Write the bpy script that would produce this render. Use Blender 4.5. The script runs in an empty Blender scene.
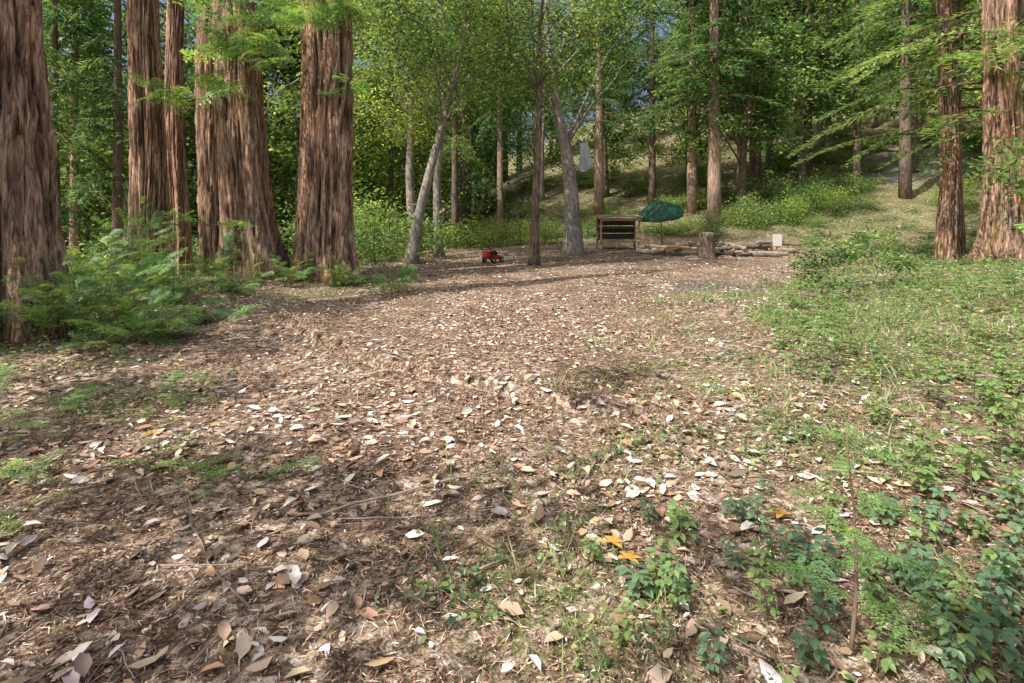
import bpy, math, bmesh, numpy as np
from mathutils import Vector, Matrix
rng=np.random.default_rng(7)
scene=bpy.context.scene
# ---------------------------------------------------------------- noise
_T=rng.random((32,32,32))
def vn(x,y,z=0.0,s=0):
    x=np.asarray(x,float)+s*7.31; y=np.asarray(y,float)+s*3.77; z=np.asarray(z,float)+s*1.93+0*x
    xi=np.floor(x).astype(int); yi=np.floor(y).astype(int); zi=np.floor(z).astype(int)
    fx=x-xi; fy=y-yi; fz=z-zi
    fx=fx*fx*(3-2*fx); fy=fy*fy*(3-2*fy); fz=fz*fz*(3-2*fz)
    g=lambda a,b,c:_T[(xi+a)%32,(yi+b)%32,(zi+c)%32]
    c00=g(0,0,0)*(1-fx)+g(1,0,0)*fx; c10=g(0,1,0)*(1-fx)+g(1,1,0)*fx
    c01=g(0,0,1)*(1-fx)+g(1,0,1)*fx; c11=g(0,1,1)*(1-fx)+g(1,1,1)*fx
    return (c00*(1-fy)+c10*fy)*(1-fz)+(c01*(1-fy)+c11*fy)*fz
def fbm(x,y,z=0.0,s=0,o=4):
    r=0;a=.5;t=0
    for i in range(o):
        r=r+a*vn(x*2**i,y*2**i,np.asarray(z)*2**i,s+i); t+=a; a*=.5
    return r/t
def sst(a,b,x):
    t=np.clip((x-a)/(b-a),0,1); return t*t*(3-2*t)
def sp(x,k=1.5): return np.logaddexp(0,x/k)*k
# ---------------------------------------------------------------- terrain
def rutd(x,y):
    # distance to the shallow drainage rut across the clearing
    ax,ay,bx,by=-3.2,7.6,1.2,3.9
    dx,dy=bx-ax,by-ay; L2=dx*dx+dy*dy
    t=np.clip(((x-ax)*dx+(y-ay)*dy)/L2,0,1)
    wob=0.06*np.sin(t*7)+0.5*np.sin(t*3.14)
    px=ax+dx*t-wob*0.5; py=ay+dy*t-wob*.6
    return np.hypot(x-px,y-py)+.05*(fbm(x*5,y*5,0,44,2)-.5),t
def bdr(y): return np.interp(y,[0,2,3.6,6.5,9.5,14.7,20,40],[.9,.8,.9,1.6,3.6,8,11,16])
def H(x,y):
    x=np.asarray(x,float); y=np.asarray(y,float)
    z=0.22*(fbm(x*.25,y*.25,0,1,3)-.5)*sst(2,9,np.hypot(x,y))+0.10*(fbm(x*.9,y*.9,0,2,3)-.5)+0.035*(fbm(x*4,y*4,0,3,3)-.5)
    d,t=rutd(x,y)
    z=z-0.14*np.exp(-(d/.075)**2)+0.05*np.exp(-((d-.2)/.12)**2)
    bx=bdr(y)
    z=z+0.10*sst(0,1.2,x-bx)*sst(14,6,y)+0.16*sp(x-bx-3.5,1)*sst(22,8,y)*sst(12,3,x-bx-3.5)
    s=-x*.8+y*.3-12
    z=z-0.33*sp(s,1.5)*sst(60,20,s)
    h=y*.9+x*.5-30+3*(fbm(x*.08,y*.08,0,5,2)-.5)
    z=z+0.30*sp(h,2)*sst(-30,-2,x+.0*y)*sst(170,70,h)+.5*(fbm(x*.35,y*.35,0,6,3)-.5)*sst(24,32,np.hypot(x,y))
    z=z+0.28*np.exp(-(((x+7.2)/2.6)**2+((y-9.5)/4)**2))
    return z
def greenD(x,y):
    b=bdr(y)
    g=sst(-.6,1.8,x-b)*.95
    g=g+0.75*np.exp(-(((x-.12)/.38)**2+((y-2.15)/.4)**2))
    g=g+.35*sst(-1.6,-.2,x-b)*sst(.55,.75,fbm(x*.8,y*.8,0,11,2))
    g=g+.5*np.exp(-(((x+3.3)/.8)**2+((y-4.6)/.6)**2))+.35*np.exp(-(((x+2.0)/.35)**2+((y-3.2)/.3)**2))
    g=g+.6*sst(-1,1.5,-(x+5.2)-(y-7)*.15)*sst(20,8,y)
    g=g+.5*np.exp(-(((x+3.5)/1.2)**2+((y-10.5)/1.5)**2))
    g=g*(.25+1.2*sst(.36,.62,fbm(x*1.1,y*1.1,0,12,3)))
    return np.clip(g,0,1)
# ---------------------------------------------------------------- buffers
class Buf:
    def __init__(s): s.V=[];s.F=[];s.C=[];s.n=0
    def add(s,V,F,C):
        V=np.asarray(V,float).reshape(-1,3); C=np.asarray(C,float)
        if C.ndim==1: C=np.repeat(C[None],len(V),0)
        s.V.append(V);s.F.append(np.asarray(F,int).reshape(-1,4)+s.n);s.C.append(C);s.n+=len(V)
    def arr(s): return np.concatenate(s.V),np.concatenate(s.F),np.concatenate(s.C)
def mkmesh(name,buf,mat,smooth=False):
    V,F,C=buf.arr() if isinstance(buf,Buf) else buf
    m=bpy.data.meshes.new(name)
    m.vertices.add(len(V)); m.vertices.foreach_set('co',V.astype(np.float32).ravel())
    m.loops.add(len(F)*4); m.loops.foreach_set('vertex_index',F.astype(np.int32).ravel())
    m.polygons.add(len(F)); m.polygons.foreach_set('loop_start',(np.arange(len(F))*4).astype(np.int32))
    if smooth: m.polygons.foreach_set('use_smooth',np.ones(len(F),bool))
    m.update(calc_edges=True)
    a=m.color_attributes.new(name='Col',type='FLOAT_COLOR',domain='POINT')
    c4=np.ones((len(V),4),np.float32); c4[:,:3]=C; a.data.foreach_set('color',c4.ravel())
    m.materials.append(mat); return m
def mkobj(name,mesh,parent=None,loc=(0,0,0)):
    o=bpy.data.objects.new(name,mesh); scene.collection.objects.link(o); o.location=loc
    if parent: o.parent=parent
    return o
def empty(name,loc=(0,0,0)):
    return mkobj(name,None,None,loc)
def norm(v): return v/np.maximum(np.linalg.norm(v,axis=-1,keepdims=True),1e-9)
def tube(buf,P,R,n=8,col=(.2,.15,.1),wob=0,close=True):
    P=np.asarray(P,float); R=np.asarray(R,float)*np.ones(len(P))
    T=norm(np.gradient(P,axis=0)); ref=np.array([1,0,0.]) if abs(T[:,0]).mean()<.8 else np.array([0,0,1.])
    U=norm(np.cross(T,ref)); W=np.cross(T,U)
    if close: P=np.vstack([P[:1],P,P[-1:]]); U=np.vstack([U[:1],U,U[-1:]]);W=np.vstack([W[:1],W,W[-1:]]);R=np.concatenate([[1e-4],R,[1e-4]])
    k=len(P); th=np.linspace(0,2*np.pi,n,endpoint=False)
    rr=R[:,None]*np.ones((k,n))
    if wob: rr=rr*(1+wob*(rng.random((k,n))-.5))
    V=P[:,None]+rr[...,None]*(np.cos(th)[None,:,None]*U[:,None]+np.sin(th)[None,:,None]*W[:,None])
    i=np.arange(k-1)[:,None]*n; j=np.arange(n)[None]; j2=(j+1)%n
    F=np.stack([i+j,i+j2,i+n+j2,i+n+j],-1).reshape(-1,4)
    buf.add(V,F,col)
def qleaf(buf,P,D,N,L,W,C):
    n=len(P);D=norm(D);S=norm(np.cross(D,N));N=np.cross(S,D)
    L=(L*np.ones(n))[:,None];W=(W*np.ones(n))[:,None]
    V=np.stack([P,P+D*L*.45+S*W*.5,P+D*L-N*L*.12,P+D*L*.45-S*W*.5],1)
    F=np.arange(4*n).reshape(n,4)
    buf.add(V,F,np.repeat(C*np.ones((n,3)),4,0))
def hleaf(buf,P,D,N,L,W,C,cup=.2,curl=.2):
    n=len(P);D=norm(D);S=norm(np.cross(D,N));N=np.cross(S,D)
    L=(L*np.ones(n))[:,None];W=(W*np.ones(n))[:,None];cup=(cup*np.ones(n))[:,None];curl=(curl*np.ones(n))[:,None]
    a=[P, P+D*L*.32+S*W*.46+N*W*cup, P+D*L*.7+S*W*.38+N*(W*cup-L*curl*.4), P+D*L-N*L*curl,
       P+D*L*.7-S*W*.38+N*(W*cup-L*curl*.4), P+D*L*.32-S*W*.46+N*W*cup]
    V=np.stack(a,1); b=np.arange(n)[:,None]*6
    F=np.concatenate([b+np.array([0,1,2,3]),b+np.array([0,3,4,5])],0)
    buf.add(V,F,np.repeat(C*np.ones((n,3)),6,0))
def stamp(buf,tmpl,P,Rm,S,Cm):
    V,F,C=tmpl; K=len(P);n=len(V)
    W=np.einsum('kij,nj->kni',Rm,V)*S[:,None,None]+P[:,None]
    FF=(F[None]+(np.arange(K)*n)[:,None,None])
    CC=C[None]*Cm[:,None,:]
    buf.add(W.reshape(-1,3),FF.reshape(-1,4),CC.reshape(-1,3))
def frames(D,up):
    X=norm(D); Y=norm(np.cross(up,X)); Z=np.cross(X,Y)
    return np.stack([X,Y,Z],-1)
def pick(pal,n,j=.2):
    pal=np.array(pal); w=pal[:,3]/pal[:,3].sum()
    c=pal[rng.choice(len(pal),n,p=w),:3]
    return c*(1+j*(rng.random((n,1))*2-1))*(1+.08*(rng.random((n,3))*2-1))
# ---------------------------------------------------------------- materials
def newmat(name):
    m=bpy.data.materials.new(name); m.use_nodes=True; nt=m.node_tree; nt.nodes.clear()
    return m,nt,nt.nodes,nt.links
def leafmat(name,tr=.4,mul=1.0,vary=False,gain=1.0,gloss=0,bl=1.0):
    m,nt,N,L=newmat(name)
    a=N.new('ShaderNodeAttribute'); a.attribute_name='Col'; src=a.outputs['Color']
    q=N.new('ShaderNodeMix');q.data_type='RGBA';q.blend_type='MULTIPLY';q.inputs[0].default_value=1;L.new(src,q.inputs[6]);q.inputs[7].default_value=(gain,gain,gain*bl,1)
    if vary:
        oi=N.new('ShaderNodeObjectInfo'); r=N.new('ShaderNodeValToRGB'); e=r.color_ramp.elements
        e[0].color=(.52*gain,.58*gain,.66*gain*bl,1);e[1].color=(1.4*gain,1.17*gain,.95*gain*bl,1);k=e.new(.5);k.color=(.95*gain,.93*gain,gain*bl,1);L.new(oi.outputs['Random'],r.inputs[0])
        L.new(r.outputs[0],q.inputs[7])
    src=q.outputs[2]
    b=N.new('ShaderNodeBsdfDiffuse')
    o=N.new('ShaderNodeOutputMaterial'); L.new(src,b.inputs[0]); out=b.outputs[0]
    if tr>0:
        t=N.new('ShaderNodeBsdfTranslucent'); mx=N.new('ShaderNodeMixShader'); mx.inputs[0].default_value=tr
        g=N.new('ShaderNodeMix'); g.data_type='RGBA'; g.blend_type='MULTIPLY'; g.inputs[0].default_value=1; g.inputs[7].default_value=(1.6*mul,1.45*mul,.9*mul,1)
        L.new(src,g.inputs[6]); L.new(g.outputs[2],t.inputs[0])
        L.new(out,mx.inputs[1]);L.new(t.outputs[0],mx.inputs[2]);out=mx.outputs[0]
    if gloss>0:
        gl=N.new('ShaderNodeBsdfGlossy');gl.inputs['Roughness'].default_value=.45;gl.inputs[0].default_value=(.8,.85,.9,1);m2=N.new('ShaderNodeMixShader');m2.inputs[0].default_value=gloss
        L.new(out,m2.inputs[1]);L.new(gl.outputs[0],m2.inputs[2]);out=m2.outputs[0]
    L.new(out,o.inputs[0]); return m
def barkmat(name,c1,c2,c3,sc=(9,9,.9),bump=.6,useattr=True,gain=1.0):
    m,nt,N,L=newmat(name)
    c1,c2,c3=[tuple(gain*v for v in c) for c in (c1,c2,c3)]
    tc=N.new('ShaderNodeTexCoord'); mp=N.new('ShaderNodeMapping'); mp.inputs['Scale'].default_value=sc
    n=N.new('ShaderNodeTexNoise'); n.inputs['Scale'].default_value=1.6; n.inputs['Detail'].default_value=6; n.inputs['Roughness'].default_value=.72
    n.inputs['Distortion'].default_value=.6
    r=N.new('ShaderNodeValToRGB'); e=r.color_ramp.elements; e[0].position=.36;e[0].color=(*c1,1);e[1].position=.63;e[1].color=(*c3,1)
    k=e.new(.48); k.color=(*c2,1)
    n2=N.new('ShaderNodeTexNoise'); n2.inputs['Scale'].default_value=.9; n2.inputs['Detail'].default_value=3
    r2=N.new('ShaderNodeValToRGB'); r2.color_ramp.elements[0].position=.3;r2.color_ramp.elements[0].color=(.66,.69,.71,1);r2.color_ramp.elements[1].position=.7;r2.color_ramp.elements[1].color=(1.25,1.15,1.08,1)
    mu=N.new('ShaderNodeMix'); mu.data_type='RGBA';mu.blend_type='MULTIPLY';mu.inputs[0].default_value=1
    L.new(tc.outputs['Object'],mp.inputs[0]);L.new(mp.outputs[0],n.inputs[0]);L.new(n.outputs[0],r.inputs[0]);L.new(tc.outputs['Object'],n2.inputs[0]);L.new(n2.outputs[0],r2.inputs[0])
    L.new(r.outputs[0],mu.inputs[6]);L.new(r2.outputs[0],mu.inputs[7]); out=mu.outputs[2]
    if useattr:
        a=N.new('ShaderNodeAttribute');a.attribute_name='Col'; m2=N.new('ShaderNodeMix');m2.data_type='RGBA';m2.blend_type='MULTIPLY';m2.inputs[0].default_value=1
        L.new(out,m2.inputs[6]);L.new(a.outputs['Color'],m2.inputs[7]);out=m2.outputs[2]
    b=N.new('ShaderNodeBsdfDiffuse')
    bp=N.new('ShaderNodeBump');bp.inputs['Strength'].default_value=bump;bp.inputs['Distance'].default_value=.04
    L.new(n.outputs[0],bp.inputs['Height']);L.new(bp.outputs[0],b.inputs['Normal']);L.new(out,b.inputs[0])
    o=N.new('ShaderNodeOutputMaterial');L.new(b.outputs[0],o.inputs[0]);return m
def plain(name,col,rough=.6,noise=.25,sc=8,metal=0,attr=False):
    m,nt,N,L=newmat(name)
    tc=N.new('ShaderNodeTexCoord');n=N.new('ShaderNodeTexNoise');n.inputs['Scale'].default_value=sc;n.inputs['Detail'].default_value=5
    r=N.new('ShaderNodeValToRGB');r.color_ramp.elements[0].position=.3;r.color_ramp.elements[1].position=.7
    r.color_ramp.elements[0].color=(1-noise,1-noise,1-noise,1);r.color_ramp.elements[1].color=(1+noise,1+noise,1+noise,1)
    mu=N.new('ShaderNodeMix');mu.data_type='RGBA';mu.blend_type='MULTIPLY';mu.inputs[0].default_value=1;mu.inputs[6].default_value=(*col,1)
    if attr:
        a=N.new('ShaderNodeAttribute');a.attribute_name='Col';L.new(a.outputs['Color'],mu.inputs[6])
    b=N.new('ShaderNodeBsdfPrincipled');b.inputs['Roughness'].default_value=rough;b.inputs['Metallic'].default_value=metal
    L.new(tc.outputs['Object'],n.inputs[0]);L.new(n.outputs[0],r.inputs[0]);L.new(r.outputs[0],mu.inputs[7]);L.new(mu.outputs[2],b.inputs['Base Color'])
    o=N.new('ShaderNodeOutputMaterial');L.new(b.outputs[0],o.inputs[0]);return m
M_leaf=leafmat('leaf',.48,vary=True,gain=1.38,bl=1.7); M_leafn=leafmat('leaf_near',.38,gain=1.25,gloss=.05,bl=1.35); M_dry=leafmat('dry_leaf',0,gain=1.25,gloss=.05); M_duff=leafmat('duff',0,gain=1.25)
M_red=barkmat('redwood_bark',(.05,.034,.027),(.27,.19,.15),(.55,.435,.36),(19,19,1.7),1.0,gain=1.38)
M_gry=barkmat('grey_bark',(.14,.125,.115),(.30,.275,.25),(.50,.47,.44),(12,12,4),.4)
M_drk=barkmat('dark_bark',(.04,.03,.025),(.13,.10,.082),(.27,.22,.18),(14,14,2.2),.5,gain=1.3)
M_twig=plain('twig',(.2,.15,.12),.9,.2,6,attr=True)
def groundmat():
    m,nt,N,L=newmat('forest_floor')
    tc=N.new('ShaderNodeTexCoord'); at=N.new('ShaderNodeAttribute');at.attribute_name='Col'; sep=N.new('ShaderNodeSeparateColor');L.new(at.outputs['Color'],sep.inputs[0])
    def noise(s,d=5,r=.6):
        n=N.new('ShaderNodeTexNoise');n.inputs['Scale'].default_value=s;n.inputs['Detail'].default_value=d;n.inputs['Roughness'].default_value=r;L.new(tc.outputs['Object'],n.inputs[0]);return n
    def ramp(src,st):
        r=N.new('ShaderNodeValToRGB');e=r.color_ramp.elements
        e[0].position=st[0][0];e[0].color=(*st[0][1],1);e[1].position=st[-1][0];e[1].color=(*st[-1][1],1)
        for p,c in st[1:-1]:
            k=e.new(p);k.color=(*c,1)
        L.new(src,r.inputs[0]);return r.outputs[0]
    def mix(f,a,b,bt='MIX'):
        k=N.new('ShaderNodeMix');k.data_type='RGBA';k.blend_type=bt
        if isinstance(f,float):k.inputs[0].default_value=f
        else:L.new(f,k.inputs[0])
        L.new(a,k.inputs[6]);L.new(b,k.inputs[7]);return k.outputs[2]
    nd=noise(6,2)
    wv=N.new('ShaderNodeMix');wv.data_type='RGBA';wv.blend_type='LINEAR_LIGHT';wv.inputs[0].default_value=.03;L.new(tc.outputs['Object'],wv.inputs[6]);L.new(nd.outputs['Color'],wv.inputs[7])
    v=N.new('ShaderNodeTexVoronoi');v.inputs['Scale'].default_value=22;v.inputs['Randomness'].default_value=1;L.new(wv.outputs[2],v.inputs['Vector'])
    v2=N.new('ShaderNodeTexVoronoi');v2.inputs['Scale'].default_value=75;L.new(wv.outputs[2],v2.inputs['Vector'])
    sc=N.new('ShaderNodeSeparateColor');L.new(v.outputs['Color'],sc.inputs[0])
    sc2=N.new('ShaderNodeSeparateColor');L.new(v2.outputs['Color'],sc2.inputs[0])
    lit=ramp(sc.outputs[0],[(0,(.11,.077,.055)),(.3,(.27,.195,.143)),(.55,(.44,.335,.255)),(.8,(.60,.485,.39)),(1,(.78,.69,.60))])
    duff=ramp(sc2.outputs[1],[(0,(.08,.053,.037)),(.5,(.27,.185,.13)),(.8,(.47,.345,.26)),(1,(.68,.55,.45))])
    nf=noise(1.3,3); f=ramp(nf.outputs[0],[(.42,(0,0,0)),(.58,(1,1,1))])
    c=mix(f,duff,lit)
    c=mix(.85,c,ramp(v.outputs['Distance'],[(.3,(1.15,1.15,1.15)),(.75,(.45,.43,.41))]),'MULTIPLY')
    fine=noise(80,3)
    c=mix(.85,c,ramp(fine.outputs[0],[(.32,(.42,.40,.39)),(.68,(1.5,1.5,1.5))]),'MULTIPLY')
    gr=ramp(noise(35,3).outputs[0],[(.35,(.05,.06,.025)),(.5,(.14,.18,.06)),(.65,(.28,.34,.12))])
    gm=N.new('ShaderNodeMath');gm.operation='MULTIPLY';gf=ramp(noise(9,3).outputs[0],[(.4,(0,0,0)),(.6,(1,1,1))]);L.new(sep.outputs[0],gm.inputs[0]);L.new(gf,gm.inputs[1])
    c=mix(gm.outputs[0],c,gr)
    ash=ramp(noise(14,4,.7).outputs[0],[(.3,(.25,.24,.23)),(.7,(.62,.61,.59))]); c=mix(sep.outputs[1],c,ash)
    char=ramp(noise(11,4,.7).outputs[0],[(.35,(.05,.05,.052)),(.55,(.15,.15,.155)),(.7,(.45,.45,.46))]); c=mix(sep.outputs[2],c,char)
    c=mix(1.0,c,ramp(noise(.7,3).outputs[0],[(.3,(.78,.76,.74)),(.7,(1.15,1.15,1.15))]),'MULTIPLY')
    b=N.new('ShaderNodeBsdfDiffuse');L.new(c,b.inputs[0])
    bp=N.new('ShaderNodeBump');bp.inputs['Strength'].default_value=.8;bp.inputs['Distance'].default_value=.02
    ad=N.new('ShaderNodeMath');ad.operation='ADD';L.new(sc.outputs[1],ad.inputs[0]);L.new(fine.outputs[0],ad.inputs[1]);L.new(ad.outputs[0],bp.inputs['Height']);L.new(bp.outputs[0],b.inputs['Normal'])
    o=N.new('ShaderNodeOutputMaterial');L.new(b.outputs[0],o.inputs[0]);return m
# ---------------------------------------------------------------- ground
def sgrid(lo,hi,n,a,c=0):
    u=np.linspace(np.arcsinh((lo-c)/a),np.arcsinh((hi-c)/a),n); return c+a*np.sinh(u)
xs=sgrid(-300,300,620,4); ys=sgrid(-120,400,620,4,3)
X,Y=np.meshgrid(xs,ys); Z=H(X,Y)
V=np.stack([X,Y,Z],-1).reshape(-1,3); nx=len(xs);i=np.arange(len(ys)-1)[:,None]*nx;j=np.arange(nx-1)[None]
F=np.stack([i+j,i+j+1,i+nx+j+1,i+nx+j],-1).reshape(-1,4)
g=greenD(X,Y); g=np.maximum(g,1.0*sst(24,32,np.hypot(X,Y))*sst(.2,.45,fbm(X*.25,Y*.25,0,22,3)))
burnt=np.exp(-(((X-4.4)/1.3)**2+((Y-11.6)/1.0)**2)*1.1)*sst(.3,.5,fbm(X*1.5,Y*1.5,0,20,3))
r=X/np.maximum(Y,1); ash=.7*sst(.62,.69,r)*sst(.94,.86,r)*sst(32,34,Y)*sst(44,39,Y)*sst(.38,.6,fbm(X*.5,Y*.5,0,21,4))
C=np.stack([g,np.clip(ash,0,1),np.clip(burnt,0,1)],-1).reshape(-1,3)
ground=mkobj('ground',mkmesh('ground',(V,F,C),groundmat(),True))
# ---------------------------------------------------------------- litter
def scatter(dens,rmax,rmin=.6,amax=62):
    A=math.radians(2*amax)/2*(rmax**2-rmin**2); n=int(dens*A)
    r=np.sqrt(rng.random(n)*(rmax**2-rmin**2)+rmin**2); t=np.radians((rng.random(n)*2-1)*amax)
    return r*np.sin(t), r*np.cos(t)
def rdir(n):
    t=rng.random(n)*2*np.pi; return np.stack([np.cos(t),np.sin(t),0*t],-1)
LP=[(.52,.40,.29,3),(.50,.34,.25,3),(.56,.50,.46,3.2),(.70,.62,.55,3.0),(.26,.17,.12,2.5),(.13,.088,.06,2),(.60,.34,.10,.08),(.42,.26,.155,2)]
b=Buf()
for dens,r0,r1,s0,s1 in [(240,.6,5,.022,.115),(150,5,10,.03,.10),(65,10,18,.04,.10),(20,18,30,.06,.12)]:
    x,y=scatter(dens,r1,r0)
    keep=rng.random(len(x))<(.3+.9*sst(.35,.62,fbm(x*.7,y*.7,0,30,3)))*(1-.55*np.clip(greenD(x,y),0,1)); x=x[keep];y=y[keep];n=len(x)
    L=s0+(s1-s0)*rng.random(n)**2.0; D=rdir(n);D[:,2]=(rng.random(n)-.5)*.5
    Nn=np.stack([rng.normal(0,.28,n),rng.normal(0,.28,n),np.ones(n)],-1)
    P=np.stack([x,y,H(x,y)+.008+rng.random(n)*.02],-1)
    hleaf(b,P,D,Nn,L,L*(.35+.3*rng.random(n)),pick(LP,n,.2),(rng.random(n)-.4)*.6,(rng.random(n)-.4)*.5)
mkobj('fallen_leaves',mkmesh('fallen_leaves',b,M_dry))
b=Buf()
DP=[(.36,.225,.15,3),(.22,.14,.095,2.5),(.48,.345,.255,2.2),(.62,.52,.43,1.8),(.07,.048,.035,2.2)]
for dens,r0,r1,w in [(4600,.6,3,.0035),(2300,3,5,.005),(800,5,8.5,.007),(180,8.5,15,.01)]:
    x,y=scatter(dens,r1,r0,56);n=len(x)
    L=.012+.05*rng.random(n)**2; D=rdir(n);D[:,2]=(rng.random(n)-.4)*.6
    P=np.stack([x,y,H(x,y)+.004+rng.random(n)*.012],-1)
    qleaf(b,P,D,np.stack([rng.normal(0,.5,n),rng.normal(0,.5,n),np.ones(n)],-1),L,w*(.7+1.4*rng.random(n)**2),pick(DP,n,.3))
mkobj('needle_litter',mkmesh('needle_litter',b,M_duff))
b=Buf()
for k in range(800):
    x,y=rng.uniform(-7,6),rng.uniform(1.3,16)
    if rng.random()<.6: y=rng.uniform(1.3,6)
    if abs(x)>y*1.5: continue
    L=rng.uniform(.08,.5) if rng.random()<.95 else rng.uniform(.6,1.3)
    if L>.5 and x>-.5: continue
    a=rng.random()*6.28; n=7; t=np.linspace(0,1,n); cv=rng.normal(0,.12)
    px=x+np.cos(a)*L*t-np.sin(a)*cv*L*t*t+rng.normal(0,.01,n)*L; py=y+np.sin(a)*L*t+np.cos(a)*cv*L*t*t+rng.normal(0,.01,n)*L
    r=rng.uniform(.0018,.0045)*(1+L*.7)
    tube(b,np.stack([px,py,H(px,py)+.014+r],-1),r*(1-.6*t),5,pick([(.36,.29,.24,1),(.2,.14,.11,1.4),(.42,.36,.31,.3)],1)[0])
mkobj('fallen_twigs',mkmesh('fallen_twigs',b,M_twig))
b=Buf()
for (x,y) in [(.50,2.32),(.45,2.43),(-2.45,3.7),(1.3,2.6)]:
    for a in np.linspace(-1.9,1.9,5):
        a2=a+.6+x; D=np.array([[np.cos(a2),np.sin(a2),.15]])
        hleaf(b,np.array([[x,y,float(H(x,y))+.035]]),D,np.array([[.1,.1,1.]]),np.array([.07*(1-.12*abs(a))]),.032,np.array([[.48,.28,.06]]),.1,.2)
mkobj('maple_leaves',mkmesh('maple_leaves',b,M_dry))
# ---------------------------------------------------------------- low plants
GP=[(.18,.275,.065,3),(.115,.20,.055,3),(.26,.35,.09,2.2),(.08,.15,.055,1.6),(.34,.37,.13,.9)]
b=Buf()
for dens,r0,r1,ls in [(30,.9,5,.026),(19,5,10,.034),(9,10,18,.05),(5,18,34,.08)]:
    x,y=scatter(dens,r1,r0,62); k=rng.random(len(x))<greenD(x,y); x=x[k];y=y[k]
    far=sst(0,3,x-bdr(y))
    for cx,cy,f in zip(x,y,far):
        m=rng.integers(16,46); R=rng.uniform(.06,.2)*(1+f*.4)*(1 if r0<5 else 1.6); hh=rng.uniform(.04,.10)+f*rng.uniform(0,.22)
        dx=rng.normal(0,R*.6,m);dy=rng.normal(0,R*.6,m);hz=hh*rng.random(m)**.8*np.exp(-(dx**2+dy**2)/(2*R*R))
        P=np.stack([cx+dx,cy+dy,H(cx+dx,cy+dy)+.01+hz],-1);D=rdir(m)*1.0+np.stack([dx,dy,0*dx],-1)/R*.5;D[:,2]=rng.normal(.0,.25,m)
        L=ls*rng.uniform(.6,1.4,m)*rng.uniform(.8,1.3)
        hleaf(b,P,D,np.stack([rng.normal(0,.35,m),rng.normal(0,.35,m),np.ones(m)],-1),L,L*rng.uniform(.5,.85,m),pick(GP,m,.18)*rng.uniform(.65,1.25),.08,.15)
mkobj('ground_cover_plants',mkmesh('ground_cover_plants',b,M_leafn))
b=Buf()
x,y=scatter(90,14,1,60);k=rng.random(len(x))<(greenD(x,y)*.8+.35*sst(-1.8,-.2,x-bdr(y)))*sst(.45,.6,fbm(x*1.3,y*1.3,0,40,2));x=x[k];y=y[k]
x=np.repeat(x,4)+rng.normal(0,.03,len(x)*4);y=np.repeat(y,4)+rng.normal(0,.03,len(y)*4);n=len(x)
D=rdir(n)*.7;D[:,2]=1
qleaf(b,np.stack([x,y,H(x,y)],-1),D,rdir(n),rng.uniform(.05,.2,n),.005+.0006*y,pick([(.24,.33,.09,2),(.42,.40,.18,1.5),(.16,.26,.05,1)],n))
mkobj('grass_tufts',mkmesh('grass_tufts',b,M_leafn))
def forb(b,x,y,h,ls,col,lean=.25,pairs=5):
    z=float(H(x,y)); a=rng.random()*6.28; t=np.linspace(0,1,7)
    P=np.stack([x+np.cos(a)*lean*h*t*t,y+np.sin(a)*lean*h*t*t,z+h*t],-1)
    tube(b,P,.003*(1.2-t),5,(.2,.16,.08))
    for q in np.linspace(.35,1,pairs):
        p=np.array([np.interp(q,t,P[:,k]) for k in range(3)]); a0=rng.random()*6.28
        for s in range(3):
            aa=a0+s*2.1; D=np.array([[np.cos(aa),np.sin(aa),.25]]); pe=p+D[0]*ls*.5
            tube(b,np.array([p,p+(pe-p)*.5,pe]),.0012,4,(.2,.2,.08))
            for da in (-.9,0,.9):
                DD=np.array([[np.cos(aa+da),np.sin(aa+da),rng.normal(-.1,.15)]])
                hleaf(b,pe[None],DD,np.array([[rng.normal(0,.2),rng.normal(0,.2),1]]),np.array([ls*rng.uniform(.8,1.2)]),ls*.62,pick([(*col,1)],1,.2),.1,.15)
b=Buf()
for k in range(85):
    x=rng.uniform(.35,2.6);y=rng.uniform(1.55,2.7)
    if rng.random()<.4 and x<.9: continue
    forb(b,x,y,rng.uniform(.06,.22),rng.uniform(.03,.05),(.14,.24,.10) if rng.random()<.6 else (.2,.30,.08),pairs=3)
for k in range(280):
    y=rng.uniform(2.5,11);x=bdr(y)+1.2+rng.random()*(y*.75+.5)
    forb(b,x,y,rng.uniform(.12,.42),rng.uniform(.035,.06),(.18,.28,.07),pairs=4)
mkobj('bramble_plants',mkmesh('bramble_plants',b,M_leafn))
# ---------------------------------------------------------------- redwood frond template
def frond_template(nt=10,L=.5,needle=.055,nn=4,seed=0):
    r=np.random.default_rng(seed); b=Buf()
    t=np.linspace(0,1,nt); ax=np.stack([L*t,0*t,-.16*L*t*t],-1)
    tube(b,ax,.0025*(1.2-t),4,np.array([.9,.8,.5]))
    for i in range(1,nt):
        for s in (-1,1):
            tl=L*.42*np.sin(np.pi*min(1,(1-t[i])*.85+.12))*r.uniform(.7,1.15)
            d=np.array([.72,s*.7,-.1+r.normal(0,.12)]);d/=np.linalg.norm(d)
            tone=r.uniform(.7,1.35)
            u=np.linspace(.06,1,nn); P=ax[i]+d*tl*u[:,None]; P[:,2]-=.18*tl*u*u
            for q in (-1,1):
                pd=np.array([d[0]*.8-q*d[1]*.6, d[1]*.8+q*d[0]*.6,0]); D=np.repeat(pd[None],nn,0);D[:,2]=r.normal(0,.12,nn)
                qleaf(b,P,D,np.tile([0,0,1.],(nn,1)),needle*r.uniform(.8,1.2,nn)*(1.1-.4*u),needle*.36,tone*np.ones((nn,3))*r.uniform(.85,1.15,(nn,1)))
    return b.arr()
FT=[frond_template(seed=s) for s in range(3)]
FTf=[frond_template(nt=12,needle=.038,nn=5,seed=s+4) for s in range(3)]
FTc=[frond_template(nt=8,L=.5,needle=.075,nn=3,seed=s+9) for s in range(3)]
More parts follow.
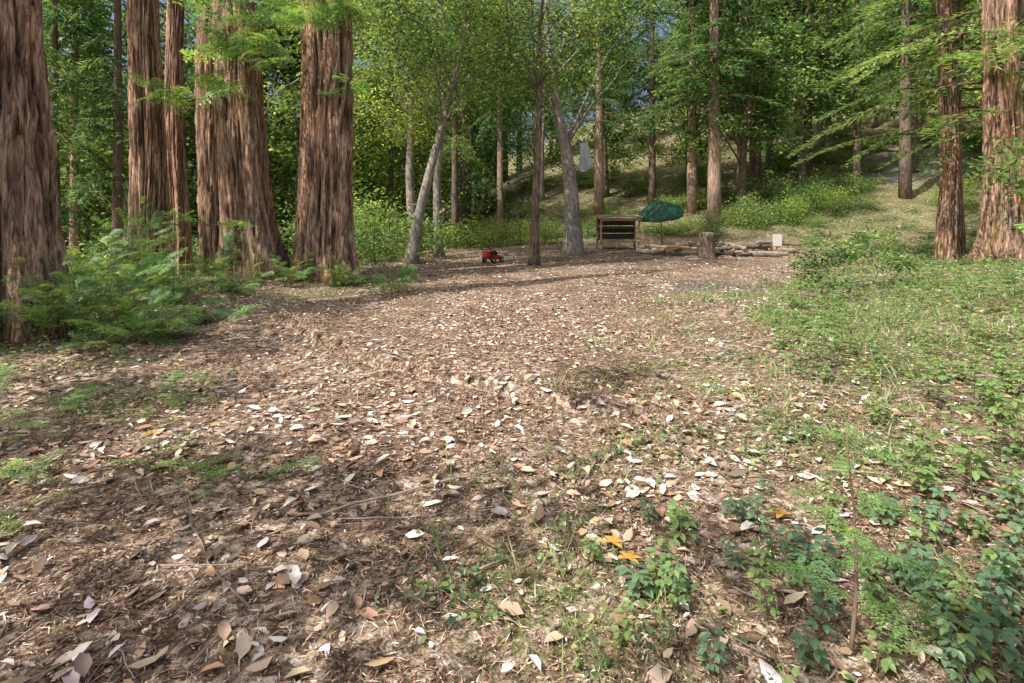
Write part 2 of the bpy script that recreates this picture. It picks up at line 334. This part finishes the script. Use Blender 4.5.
RP=[(.18,.31,.07,2),(.125,.23,.065,2),(.27,.40,.09,1.6),(.08,.16,.05,1)]
def sprout(bl,bt,base,n,hmin,hmax,spread,T=FT,fr=9,flen=1.0):
    for k in range(n):
        a=rng.random()*6.28; h=rng.uniform(hmin,hmax); t=np.linspace(0,1,8)
        o=np.array([np.cos(a),np.sin(a),0])*spread*rng.uniform(.3,1)
        P=np.array(base)+rng.normal(0,.08,3)*[1,1,0]+o*t[:,None]**1.2+np.array([0,0,1])*h*(t-.25*t*t)[:,None]
        tube(bt,P,.008*(1.15-t),5,(.26,.17,.12))
        q=np.linspace(.2,1,fr); Pp=np.stack([np.interp(q,t,P[:,c]) for c in range(3)],-1)
        tg=norm(np.array([o[0],o[1],h*.4])); side=np.cross(tg,[0,0,1.])
        sg=np.where(np.arange(fr)%2==0,1,-1)[:,None]
        D=tg*.7+side*sg*.9+rng.normal(0,.2,(fr,3)); D[-1]=tg; up=np.array([0,0,1.])+rng.normal(0,.35,(fr,3))
        stamp(bl,T[k%3],Pp,frames(D,up),flen*rng.uniform(.5,1.05,fr)*(1.1-.5*q),pick(RP,fr,.25)*rng.uniform(.7,1.3))
# ---------------------------------------------------------------- redwood trunks
def redtrunk(name,x,y,r0,Ht,lean=(0,0),flare=.45,seed=0,mat=None,sides=128,tap=.75,vis=9):
    z0=float(H(x,y))-.25; zz=np.concatenate([np.arange(0,vis,.06),np.linspace(vis,Ht,30)]); th=np.linspace(0,2*np.pi,sides,endpoint=False)
    ZZ,TH=np.meshgrid(zz,th,indexing='ij')
    R=r0*((1-ZZ/Ht)*tap+(1-tap)*(1-(ZZ/Ht)**2)+flare*np.exp(-ZZ/.8)); c,s=np.cos(TH),np.sin(TH)
    fl=fbm(c*1.6,s*1.6,ZZ*.12,seed,2)-.5; flb=.9*np.exp(-ZZ/1.5)+.7
    tw=.25*np.sin(ZZ*.9+seed)+.12*np.sin(ZZ*2.3+seed*2)
    c2,s2=np.cos(TH+tw*.3),np.sin(TH+tw*.3)
    rd=1-2*np.abs(fbm(c2*5,s2*5,ZZ*.7,seed+5,4)-.5)*2.3
    rd2=fbm(c*18,s*18,ZZ*3.0,seed+9,2)-.5
    R=R*(1+flb*fl*1.0)+r0*.16*(np.clip(rd,0,1)-.6)+r0*.10*rd2
    lx=lean[0]*ZZ+.10*np.sin(ZZ*.35+seed)*sst(0,4,ZZ); ly=lean[1]*ZZ
    V=np.stack([lx+R*c,ly+R*s,ZZ],-1).reshape(-1,3); k=sides;i=np.arange(len(zz)-1)[:,None]*k;j=np.arange(k)[None];j2=(j+1)%k
    F=np.stack([i+j,i+j2,i+k+j2,i+k+j],-1).reshape(-1,4)
    sh=.33+.92*np.clip(rd,0,1)**1.3+.8*rd2; tint=fbm(c*1.5,s*1.5,ZZ*.5,seed+20,3).reshape(-1,1)
    C=np.repeat(sh.reshape(-1,1),3,1)*(np.array([1.17,.92,.79])*(1-tint)+np.array([.92,.95,.99])*tint)
    moss=(sst(.52,.66,fbm(c*2,s*2,ZZ*1.2,seed+31,3))*np.exp(-ZZ/1.0)).reshape(-1,1); C=C*(1-moss)+C*np.array([.6,.95,.4])*moss
    e=empty(name,(x,y,z0)); mkobj('trunk',mkmesh('trunk',(V,F,np.clip(C,.14,1.4)),mat or M_red,True),e)
    return e,z0
CP=[(.08,.155,.04,2),(.125,.225,.05,2),(.20,.31,.065,1)]
def conifer_foliage(b,bt,Ht,z1,Lm,nb,leaf=.3,dens=26,lean=(0,0),r=rng,droop=.35,az=None):
    for k in range(nb):
        h=z1+(Ht-z1)*r.random()**1.1; f=(1-(h-z1)/(Ht-z1+.5)); L=Lm*(.25+.75*f)*r.uniform(.6,1.1)
        a=r.random()*6.28 if az is None else r.uniform(*az); d=np.array([np.cos(a),np.sin(a),r.uniform(-.05,.25)]); t=np.linspace(0,1,6)
        o=np.array([lean[0]*h,lean[1]*h,h]); P=o+d*L*t[:,None]; P[:,2]-=droop*L*t*t
        tube(bt,P,.03*(L/3)*(1.1-t),4,np.array([.8,.7,.6]))
        m=int(L*dens); u=r.random(m)**.8*.95+.05; Pp=np.stack([np.interp(u,t,P[:,c]) for c in range(3)],-1)
        sd=np.cross(d,[0,0,1.]); sd/=np.linalg.norm(sd); sg=np.where(r.random(m)<.5,1,-1)[:,None]
        off=r.random(m)[:,None]*L*.28*(1.15-u[:,None]); Pp=Pp+sd*sg*off+d*off*.5; Pp[:,2]-=off[:,0]*.25+r.random(m)*.08
        D=d*.7+sd*sg*.7+r.normal(0,.25,(m,3)); D[:,2]-=.25
        qleaf(b,Pp,D,np.array([0,0,1.])+r.normal(0,.3,(m,3)),leaf*r.uniform(.6,1.3,m),leaf*.3,pick(CP,m,.2)*r.uniform(.7,1.2))
def addfol(e,fn):
    b=Buf();bt=Buf();fn(b,bt);mkobj('foliage',mkmesh('foliage',b,M_leaf),e);mkobj('branches',mkmesh('branches',bt,M_drk),e)
RW=[(-6.2,6.6,.46,24,(-.05,0),.6,1,1),(-7.75,11.5,.33,26,(0,0),.3,2,0),(-8.75,14.2,.25,22,(-.005,0),.3,3,0),(-6.85,12.9,.50,28,(-.02,0),.25,4,1),
    (-5.75,12.1,.49,27,(-.085,.0),.65,5,0),(-4.3,12.3,.57,30,(.0,0),.45,6,1),
    (14.1,17.5,.31,24,(-.005,0),.3,7,0),(13.95,15.4,.46,26,(.0,0),.7,8,1),(14.9,16.2,.32,24,(.015,0),.4,9,0),(15.5,18.8,.2,24,(0,0),.2,10,0)]
for (x,y,r0,Ht,ln,fl,sd,fo) in RW:
    e,z0=redtrunk('redwood_tree',x,y,r0,Ht,ln,fl,sd)
    rr=np.random.default_rng(sd)
    if x<0: addfol(e,lambda b,bt:conifer_foliage(b,bt,Ht,10,2.6,9 if fo else 4,.28,26,ln,rr))
    else: addfol(e,lambda b,bt:(conifer_foliage(b,bt,Ht,3.8,5.2,60 if fo else 26,.22,60,ln,rr,.4)))
bl=Buf();bt=Buf()
def P3(px,py,d): return np.array([(px-512)/540*d,d,1.5+(215-py)/540*d])
for px,py,d,n,sc in [(250,60,11,5,1.6),(225,20,11,4,1.6),(300,30,11.6,4,1.5),(320,15,11.6,4,1.5),(205,225,10.4,3,1.0),(350,100,12,2,1.2),(180,110,11,3,1.2),(240,95,11,3,1.2)]:
    sprout(bl,bt,P3(px,py,d),n,.1,.6,.7*sc,FTc,8,sc*1.1)
e=empty('redwood_sprays',(0,0,0));mkobj('fronds',mkmesh('fronds',bl,M_leafn),e); mkobj('spray_twigs',mkmesh('spray_twigs',bt,M_twig),e)
def sproutbush(lst,T):
    bl=Buf();bt=Buf();e=empty('redwood_sprout_bush',(0,0,0))
    for x,y,n,h0,h1,s in lst: sprout(bl,bt,(x,y,float(H(x,y))),n,h0,h1,s,T,9,.8)
    mkobj('fronds',mkmesh('fronds',bl,M_leafn),e);mkobj('stems',mkmesh('stems',bt,M_twig),e)
sproutbush([(-5.4,6.4,14,.5,1.5,.8),(-4.9,6.8,13,.3,1.3,.9),(-5.7,7.2,10,.5,1.9,.8),(-4.4,6.3,10,.15,.7,.7),(-6.1,5.8,7,.3,.9,.5),(-4.1,7.4,6,.1,.6,.6)],FT)
sproutbush([(-6.3,9.4,9,.5,1.8,.8),(-5.6,8.8,9,.3,1.1,.8),(-7.2,10.3,8,.6,2.0,.9),(-5.9,10.8,7,.4,1.4,.6),(-5.0,9.9,6,.2,.8,.7),(-6.6,8.0,6,.3,1.3,.7)],FTc)
sproutbush([(-4.6,11.2,6,.2,.8,.6),(-3.4,11.4,6,.2,.6,.6),(-2.6,11.8,4,.2,.5,.5)],FTc)
b=Buf()
for x,y,n in [(-3.0,3.3,6),(-2.1,3.15,5),(-3.6,4.4,7),(-2.7,4.2,5),(-3.9,3.8,6),(-1.75,3.05,4),(-5.2,5.4,6),(-3.0,5.0,5),(-4.5,4.6,7),(-3.3,3.9,5),(-2.4,2.8,4),(-4.9,5.0,6),(-4.2,5.4,5)]:
    a=rng.random(n)*6.28; D=np.stack([np.cos(a),np.sin(a),.35+0*a],-1); P=np.tile([x,y,float(H(x,y))+.02],(n,1))+rng.normal(0,.12,(n,3))*[1,1,0]
    stamp(b,FTf[n%3],P,frames(D,np.tile([0,0,1.],(n,1))),rng.uniform(.3,.62,n),pick([(.17,.29,.08,1),(.24,.35,.08,1)],n))
mkobj('fern_plants',mkmesh('fern_plants',b,M_leafn))
e=empty('redwood_sapling',(0,0,0));b=Buf();bt=Buf()
x,y=1.14,1.82;z=float(H(x,y));t=np.linspace(0,1,10);P=np.stack([x+.02*np.sin(t*4),y+0*t,z+.78*t],-1);tube(bt,P,.0065*(1.25-t),7,(.26,.17,.13))
n=16;q=np.linspace(.2,1,n);Pp=np.stack([np.interp(q,t,P[:,c]) for c in range(3)],-1);a=np.arange(n)*2.4;D=np.stack([np.cos(a),np.sin(a),.15+0*a],-1)
stamp(b,FTf[1],Pp,frames(D,np.tile([0,0,1.],(n,1))),.5*(1.2-.75*q),pick([(.19,.33,.08,1)],n))
mkobj('fronds',mkmesh('fronds',b,M_leafn),e);mkobj('stem',mkmesh('stem',bt,M_twig),e)
# ---------------------------------------------------------------- broadleaf trees
BP=[(.13,.235,.045,3),(.20,.31,.055,3),(.06,.13,.035,3),(.33,.41,.09,1.4)]
def broad(b,bt,spine,rad,tips,nl,leaf,clr=.55,sub=5,pal=None,r=rng,sl=1.6,lb=.5,sz=.6):
    pal=pal or BP
    spine=np.array(spine,float); u=np.linspace(0,1,len(spine)); t=np.linspace(0,1,24)
    S=np.stack([np.interp(t,u,spine[:,c]) for c in range(3)],-1)
    for _ in range(2): S[1:-1]=(S[:-2]+2*S[1:-1]+S[2:])/4
    tube(bt,S,rad*(1.25-t)*(1+.5*np.exp(-t*12)),14,(1,1,1),.12)
    cl=[]
    for (u0,tip) in tips:
        p=np.array([np.interp(u0,t,S[:,c]) for c in range(3)]); tip=np.array(tip,float); m=np.linalg.norm(tip-p)
        tt=np.linspace(0,1,9)[:,None]; B=p+(tip-p)*tt+np.array([0,0,1])*m*.12*np.sin(np.pi*tt)+np.cumsum(r.normal(0,.02*m,(9,3)),0)*tt
        tube(bt,B,rad*.34*(1.25-u0)*(1.12-tt[:,0]),7,(.9,.9,.9),.1)
        for k in range(sub):
            q=r.uniform(.35,1); pp=np.array([np.interp(q,tt[:,0],B[:,c]) for c in range(3)]); d=norm(r.normal(0,1,3)+norm(tip-p)*.8)*sl*r.uniform(.5,1.1)
            t3=np.linspace(0,1,5)[:,None]; BB=pp+d*t3+np.array([0,0,-.12])*t3**2
            tube(bt,BB,rad*.11*(1.1-t3[:,0]),4,(.8,.8,.8)); cl.append(BB[-1]);cl.append(BB[2])
    cl=np.array(cl); k=r.integers(0,len(cl),nl); cr=clr*r.uniform(.5,1.3,len(cl)); tone=r.uniform(.55,1.35,len(cl))
    P=cl[k]+r.normal(0,1,(nl,3))*cr[k][:,None]*[1,1,sz]
    D=rdir(nl);D[:,2]=r.normal(-.3,.4,nl)
    qleaf(b,P,D,np.array([0,0,1.])+r.normal(0,.5,(nl,3)),leaf*r.uniform(.6,1.3,nl),leaf*lb,pick(pal,nl,.2)*tone[k][:,None])
def broadtree(name,x,y,spine,rad,tips,nl,leaf,mat=None,**kw):
    e=empty(name,(x,y,float(H(x,y))-.1)); b=Buf();bt=Buf(); broad(b,bt,spine,rad,tips,nl,leaf,**kw)
    mkobj('trunk_and_limbs',mkmesh('trunk_and_limbs',bt,mat or M_gry,True),e); mkobj('leaves',mkmesh('leaves',b,M_leaf),e); return e
def crown(cx,cy,cz,rx,rz,n,u0=.35,seed=0):
    r=np.random.default_rng(seed); out=[]
    for k in range(n):
        d=norm(r.normal(0,1,3)); out.append((r.uniform(u0,1),(cx+d[0]*rx,cy+d[1]*rx,cz+d[2]*rz)))
    return out
bay='bay_laurel_tree'
broadtree(bay,2.45,21.5,[(0,0,0),(-.05,0,2),(-.25,0,4),(-.5,0,5.2),(-1.0,0,8),(-1.2,0,11)],.28,
   [(.46,(2.8,-.3,8.0)),(.48,(3.4,.5,10)),(.6,(-3.2,-1,8))]+crown(-.5,-.5,10,4.2,3.2,14,.62,3),15000,.15,clr=.5)
broadtree(bay,.72,16.6,[(-.05,0,0),(0,0,2),(.12,0,4.5),(.1,0,7),(.3,0,9)],.12,crown(0,0,7.8,2.6,1.8,12,.5,4),8000,.12,mat=M_drk)
broadtree(bay,-3.2,17,[(0,0,0),(.35,0,2),(.9,.2,4.2),(1.5,.3,6.5),(1.9,.4,9)],.15,crown(1.2,0,8.2,3.0,2.0,12,.5,5),9000,.13)
broadtree(bay,-2.7,20,[(0,0,0),(-.1,0,3),(.2,.2,6),(0,.3,9),(.2,.4,12)],.13,crown(0,0,9.0,3.4,3.4,13,.45,6),9000,.14)
broadtree(bay,-3.9,22,[(0,0,0),(-.3,0,3),(-.2,.2,6),(-.8,.3,9),(-.6,.4,12)],.16,crown(0,0,8.5,3.6,3.8,15,.35,7),11000,.15)
broadtree('hazel_shrub',7.3,6.6,[(0,0,0),(-.1,0,.7),(-.4,0,1.3),(-.9,-.1,1.7)],.025,[(.5,(-1.1,-.3,1.35)),(.6,(-.9,.3,1.9)),(.8,(-1.5,0,1.6)),(.7,(.3,.3,2.0)),(.4,(.5,-.3,1.2))],1300,.085,sub=4,sl=.4,clr=.16,lb=.6,pal=[(.17,.28,.055,1),(.24,.34,.07,1)])
broadtree('hazel_shrub',5.1,9.0,[(0,0,0),(.1,0,.4),(.0,0,.8)],.015,[(.5,(-.4,-.2,.7)),(.6,(.5,.2,.8)),(.4,(.2,-.4,.5)),(.9,(0,.3,.9))],900,.075,sub=4,sl=.3,clr=.13,lb=.6)
broadtree('hazel_shrub',7.0,10.5,[(0,0,0),(.1,0,.5),(.0,0,1.0)],.02,[(.5,(-.5,-.2,.8)),(.6,(.6,.2,.9)),(.4,(.2,-.5,.6)),(.9,(0,.3,1.1))],1300,.08,sub=4,sl=.35,clr=.16,lb=.6)
broadtree('hazel_shrub',6.2,5.2,[(0,0,0),(.1,0,.35),(.0,0,.7)],.015,[(.5,(-.4,-.2,.6)),(.6,(.5,.2,.6)),(.4,(.2,-.4,.4)),(.9,(0,.3,.8))],900,.065,sub=4,sl=.3,clr=.13,lb=.6)
# lower trees added outside the picture, shaped to dapple the clearing with sharp-edged shade
for x,y,sd_,nl,hz in [(-5.3,-1.6,11,3900,6.2),(-9.2,1.6,12,4600,7.0),(-1.6,-4.0,13,3000,6.2),(-10.2,6.8,14,4800,8.4)]:
    broadtree(bay,x,y,[(0,0,0),(.1,0,hz*.35),(.3,0,hz*.7),(.2,0,hz+1)],.16,crown(.2,0,hz,3.5,.6,13,.6,sd_),nl,.17,clr=.24,sub=2,sl=1.3,lb=.62,sz=.35)
# ---------------------------------------------------------------- distant forest
vb=[];rr=np.random.default_rng(5)
for k in range(5):
    Ht=13+k*1.5;b=Buf();bt=Buf();broad(b,bt,[(0,0,0),(rr.normal(0,.3),0,Ht*.35),(rr.normal(0,.6),0,Ht*.7),(rr.normal(0,.8),0,Ht)],.2,crown(0,0,Ht*.55,3.8,Ht*.44,22,.12,30+k),8000,.29,clr=.6,r=rr,sub=4)
    vb.append((mkmesh('d_wood',bt,M_gry if k%2 else M_drk,True),mkmesh('d_leaf',b,M_leaf)))
vc=[]
for k in range(3):
    Ht=24+k*3;b=Buf();bt=Buf();t=np.linspace(0,1,14);tube(bt,np.stack([0*t,0*t,Ht*t],-1),.38*(1.05-t),12,(1,1,1),.1)
    conifer_foliage(b,bt,Ht,5+2*k,4.2,90,.4,34,(0,0),rr,.4)
    vc.append((mkmesh('c_wood',bt,M_red if k%2 else M_drk,True),mkmesh('c_leaf',b,M_leaf)))
vs=[]
for k in range(2):
    b=Buf();bt=Buf();broad(b,bt,[(0,0,0),(.1,0,.8),(0,0,1.8)],.05,crown(0,0,1.2,1.5,.8,10,.1,50+k),2400,.15,clr=.42,sub=4,sl=.8,r=rr)
    vs.append((mkmesh('s_wood',bt,M_drk,True),mkmesh('s_leaf',b,M_leaf)))
dt=empty('distant_trees');ds=empty('distant_shrubs')
def inst(v,x,y,s,par,sz=None):
    z=float(H(x,y))-.15;a=rr.random()*6.28
    for m,n in zip(v,('wood','leaves')):
        o=mkobj(par.name+'_'+n,m,par,(x,y,z));o.rotation_euler=(0,0,a);o.scale=(s,s,sz or s)
def at(px,d): return (px-512)/540*d,d
for px,d,v,s in [(714,30,1,1.0),(692,33,1,.8),(652,36,0,.7),(757,38,0,.7),(857,34,0,.6),(55,24,0,.65),(75,27,1,.7),(118,22,0,.6),(28,20,1,.55),(95,30,1,.7),(455,28,0,.5),(500,32,1,.5),(905,30,2,.8)]:
    x,y=at(px,d); inst(vc[v],x,y,s,dt,1.0)
for row,(d0,step) in enumerate([(32,100),(40,78),(50,62),(62,70)]):
    for px in np.arange(300,1330,step):
        p=px+rr.uniform(-.45,.45)*step; d=d0+rr.uniform(-4,4)
        if row==0 and (560<p<640 or 850<p<950): continue
        x,y=at(p,d); inst(vb[rr.integers(5)],x,y,rr.uniform(.75,1.2),dt)
for k in range(40):
    d=rr.uniform(32,72);px=rr.uniform(-220,1230);x,y=at(px,d)
    if px<330 and rr.random()<.4: continue
    inst(vc[rr.integers(3)],x,y,rr.uniform(.7,1.1),dt)
for k in range(24):
    d=rr.uniform(27,55);px=rr.uniform(-120,440);x,y=at(px,d);inst(vb[rr.integers(5)],x,y,rr.uniform(.9,1.3),dt)
for k in range(270):
    d=rr.uniform(26.5,50);px=rr.uniform(300,1150) if k>60 else rr.uniform(-100,300);x,y=at(px,d)
    if 570<px<660 and d<31: continue
    if 870<px<930 and d<40: continue
    inst(vs[rr.integers(2)],x,y,rr.uniform(.3,1.0),ds,rr.uniform(.25,.75))
for px,d,s,sz in [(375,17,.8,.8),(390,19,1.0,1),(365,21,1.2,1.2),(760,28,.8,.9),(800,29,.7,1.0),(735,29,.7,.7),(470,26,.8,.8),(340,22,1.2,1.2),(20,16,1,1),(100,17,1,1),(60,19,1.2,1.2),(170,19,1,1),(780,31,1.0,1.2),(520,27,.8,.8),(700,28,.5,.5),(545,28,.7,.7),(600,30,.7,.5)]:
    x,y=at(px,d);inst(vs[rr.integers(2)],x,y,s,ds,sz)
# ---------------------------------------------------------------- objects
M_wood=barkmat('weathered_wood',(.20,.15,.10),(.38,.29,.21),(.52,.43,.33),(2,14,14),.2,False)
M_wdk=plain('dark_wood',(.10,.07,.055),.8); M_green=plain('green_canvas',(.012,.07,.042),.7,.2,3); M_steel=plain('steel',(.25,.25,.25),.4,.1,5,.8)
M_redp=plain('red_paint',(.5,.03,.02),.35,.1); M_blk=plain('black_rubber',(.03,.03,.03),.7,.2); M_white=plain('white_paint',(.75,.75,.72),.5,.06); M_grey=plain('grey_cloth',(.42,.45,.5),.8,.2,4)
M_stone=plain('stone',(.32,.30,.28),.9,.35,5)
def box(name,par,c,s,mat,rot=(0,0,0),bev=.01):
    bm=bmesh.new();bmesh.ops.create_cube(bm,size=1);bmesh.ops.scale(bm,vec=s,verts=bm.verts)
    if bev: bmesh.ops.bevel(bm,geom=list(bm.edges),offset=min(bev,min(s)*.3),segments=2,affect='EDGES')
    m=bpy.data.meshes.new(name);bm.to_mesh(m);bm.free();m.materials.append(mat);o=mkobj(name,m,par,c);o.rotation_euler=rot;return o
def tb(name,par,P,R,mat,n=10,smooth=True,wob=0):
    b=Buf();tube(b,P,R,n,(1,1,1),wob);return mkobj(name,mkmesh(name,b,mat,smooth),par)
x,y=at(618,23.6);z=float(H(x,y));e=empty('wooden_shelf_unit',(x,y,z));e.rotation_euler=(0,0,.12)
for i,(sx,sy) in enumerate([(-.85,-.3),(.85,-.3),(-.85,.3),(.85,.3)]): box(f'leg_{i+1}',e,(sx,sy,.68),(.08,.08,1.36),M_wood)
for i in range(4): box(f'roof_plank_{i+1}',e,(0,-.36+.24*i,1.40+.02*i),(2.0,.22,.04),M_wood,(.08,0,0))
box('front_rail',e,(0,-.36,1.28),(1.8,.04,.12),M_wood)
for i,h in enumerate((.42,.9)): box(f'shelf_{i+1}',e,(0,0,h),(1.78,.62,.04),M_wdk)
box('lower_rail',e,(0,-.36,.36),(1.86,.04,.14),M_wood)
for i in range(3): box(f'back_board_{i+1}',e,(0,.36,.5+.33*i),(1.78,.02,.3),M_wdk)
x,y=at(660,24.2);z=float(H(x,y));e=empty('green_umbrella',(x,y,z))
tb('pole',e,[(.1,0,0),(.06,0,1),(0,0,2.15)],.025,M_steel)
b=Buf();K=64;rings=12;th=np.linspace(0,2*np.pi,K,endpoint=False);tt=np.linspace(0,1,rings)
RR=1.05*tt[:,None]*(1-.06*np.abs(np.sin(4*th))[None]*tt[:,None]);ZZ=.55*(1-tt[:,None]**1.7)-.05*np.abs(np.sin(4*th))[None]*tt[:,None]
RR=np.vstack([RR,RR[-1:]]);ZZ=np.vstack([ZZ,ZZ[-1:]-.14]);V=np.stack([RR*np.cos(th),RR*np.sin(th)*1.0,ZZ],-1);V=V.reshape(-1,3)
i=np.arange(rings)[:,None]*K;j=np.arange(K)[None];j2=(j+1)%K;b.add(V,np.stack([i+j,i+j2,i+K+j2,i+K+j],-1).reshape(-1,4),(1,1,1))
o=mkobj('canopy',mkmesh('canopy',b,M_green,True),e,(0,0,1.63));o.rotation_euler=(.2,-.15,0)
for i in range(8):
    a=i*math.pi/4;tb(f'rib_{i+1}',e,[(0,0,2.1),(.5*math.cos(a),.5*math.sin(a),1.97),(.9*math.cos(a),.9*math.sin(a),1.65+.12*math.cos(a)+.1*math.sin(a))],.006,M_steel,5)
x,y=at(707,19.5);z=float(H(x,y));e=empty('tree_stump',(x,y,z-.05));t=np.linspace(0,1,10)
tb('stump_trunk',e,np.stack([0*t,0*t,.95*t],-1),.27*(1+.25*np.exp(-t*6)),M_drk,22,False,.1)
tb('cut_face',e,[(0,0,.952),(0,0,.962)],.25,M_wood,22)
x,y=at(668,21.5);e=empty('stone_fire_ring',(x,y,float(H(x,y))))
for k in range(14):
    a=k*6.283/14
    bm=bmesh.new();bmesh.ops.create_icosphere(bm,subdivisions=2,radius=1)
    for v in bm.verts: v.co*=1+.3*(rr.random()-.5)
    m=bpy.data.meshes.new('stone');bm.to_mesh(m);bm.free();m.materials.append(M_stone)
    o=mkobj(f'stone_{k+1}',m,e,(.8*math.cos(a),.7*math.sin(a),.08));o.scale=(.15*rr.uniform(.6,1.3),.14,.11*rr.uniform(.7,1.5));o.rotation_euler=(0,0,rr.random()*6)
e=empty('log_pile',(0,0,0))
logs=[((690,21),(788,19.6),.10,.1),((715,21.8),(800,20.6),.12,.12),((700,20.4),(770,20.4),.08,.28),((636,20.5),(700,20.9),.10,.1),((650,20.7),(702,20.3),.08,.26),((730,20.2),(782,19.2),.07,.08),((720,22.5),(745,20.0),.09,.3),((645,21),(690,19.9),.06,.36),((655,20),(680,21.4),.07,.2)]
for k in range(26): a=rr.uniform(640,780);logs.append(((a,rr.uniform(19.5,22)),(a+rr.uniform(-30,30),rr.uniform(19.5,22)),rr.uniform(.025,.07),rr.uniform(.1,.5)))
for k,(p0,p1,r,h) in enumerate(logs):
    a0=at(*p0);a1=at(*p1);t=np.linspace(0,1,8);px=a0[0]+(a1[0]-a0[0])*t;py=a0[1]+(a1[1]-a0[1])*t
    tb(f'log_{k+1}',e,np.stack([px,py,float(H(px.mean(),py.mean()))+h+rr.normal(0,.08)*(t-.5)+rr.normal(0,.01,8)],-1),r*(1-.2*t),(M_gry,M_wood,M_drk)[k%3],12,False,.12)
x,y=at(777,20);z=float(H(x,y));e=empty('white_sign',(x,y,z));e.rotation_euler=(0,0,.1)
box('post',e,(0,.03,.32),(.05,.04,.64),M_wood);box('board',e,(0,-.005,.56),(.36,.02,.46),M_white);box('board_frame_top',e,(0,-.005,.805),(.40,.035,.03),M_wood);box('board_frame_bottom',e,(0,-.005,.315),(.40,.035,.03),M_wood)
x,y=at(493,17.6);z=float(H(x,y));e=empty('lawn_mower',(x,y,z));e.rotation_euler=(0,0,.9);e.scale=(.85,.85,.95)
box('deck',e,(0,0,.2),(.52,.42,.13),M_redp,bev=.04);box('engine',e,(.04,0,.33),(.26,.24,.13),M_blk,bev=.03);tb('engine_cap',e,[(.04,0,.39),(.04,0,.45)],.09,M_redp,16)
for i,(wx,wy) in enumerate([(-.24,-.23),(.24,-.23),(-.24,.23),(.24,.23)]):
    tb(f'wheel_{i+1}',e,[(wx,wy-.025,.11),(wx,wy+.025,.11)],.11,M_blk,20,False);tb(f'hub_{i+1}',e,[(wx,wy-.03,.11),(wx,wy+.03,.11)],.04,M_white,12)
tb('handle',e,[(-.24,-.2,.25),(-.5,-.2,.6),(-.55,-.16,.66),(-.55,.16,.66),(-.5,.2,.6),(-.24,.2,.25)],.013,M_blk,8)
box('grass_bag',e,(-.38,0,.3),(.2,.3,.24),M_redp,(0,.3,0),.04)
b=Buf();u=np.linspace(0,1,14);w=np.linspace(0,1,12);U,W=np.meshgrid(u,w);Wd=.14+.14*W
V=np.stack([(U-.5)*Wd*2+.08*W,.05*np.sin(U*14)*W,-W*1.0-.1*np.sin(U*5)*W],-1).reshape(-1,3);i=np.arange(11)[:,None]*14;j=np.arange(13)[None]
b.add(V,np.stack([i+j,i+j+1,i+15+j,i+14+j],-1).reshape(-1,4),(1,1,1));p=P3(584,142,20.3)
e=empty('hanging_tarp',tuple(p));mkobj('cloth',mkmesh('cloth',b,M_grey,True),e);tb('rope',e,[(0,0,0),(-.1,.3,.6),(-.1,.9,1.6)],.01,M_blk,5)
# ---------------------------------------------------------------- light, camera
sd=Vector((-.66,-.50,1.10)).normalized()
w=bpy.data.worlds.new('World');scene.world=w;w.use_nodes=True;nt=w.node_tree;bg=nt.nodes['Background'];sk=nt.nodes.new('ShaderNodeTexSky')
sk.sky_type='NISHITA';sk.sun_disc=False;sk.sun_elevation=math.asin(sd.z);sk.sun_rotation=math.atan2(sd.x,sd.y);sk.air_density=1.0;sk.dust_density=6.0
nt.links.new(sk.outputs[0],bg.inputs[0]);bg.inputs[1].default_value=.15
l=bpy.data.lights.new('sun','SUN');l.energy=5;l.angle=math.radians(.5);l.color=(1,.95,.86);o=mkobj('sun',l);o.rotation_euler=sd.to_track_quat('Z','Y').to_euler()
c=bpy.data.cameras.new('camera');co=mkobj('camera',c,None,(0,0,1.5+float(H(0,0))));co.rotation_euler=(math.radians(90),0,0);c.lens=19.0;c.sensor_width=36;c.shift_y=-.123;c.clip_end=2000;c.clip_start=.05
scene.camera=co
scene.view_settings.view_transform='Standard';scene.view_settings.look='None';scene.view_settings.exposure=0
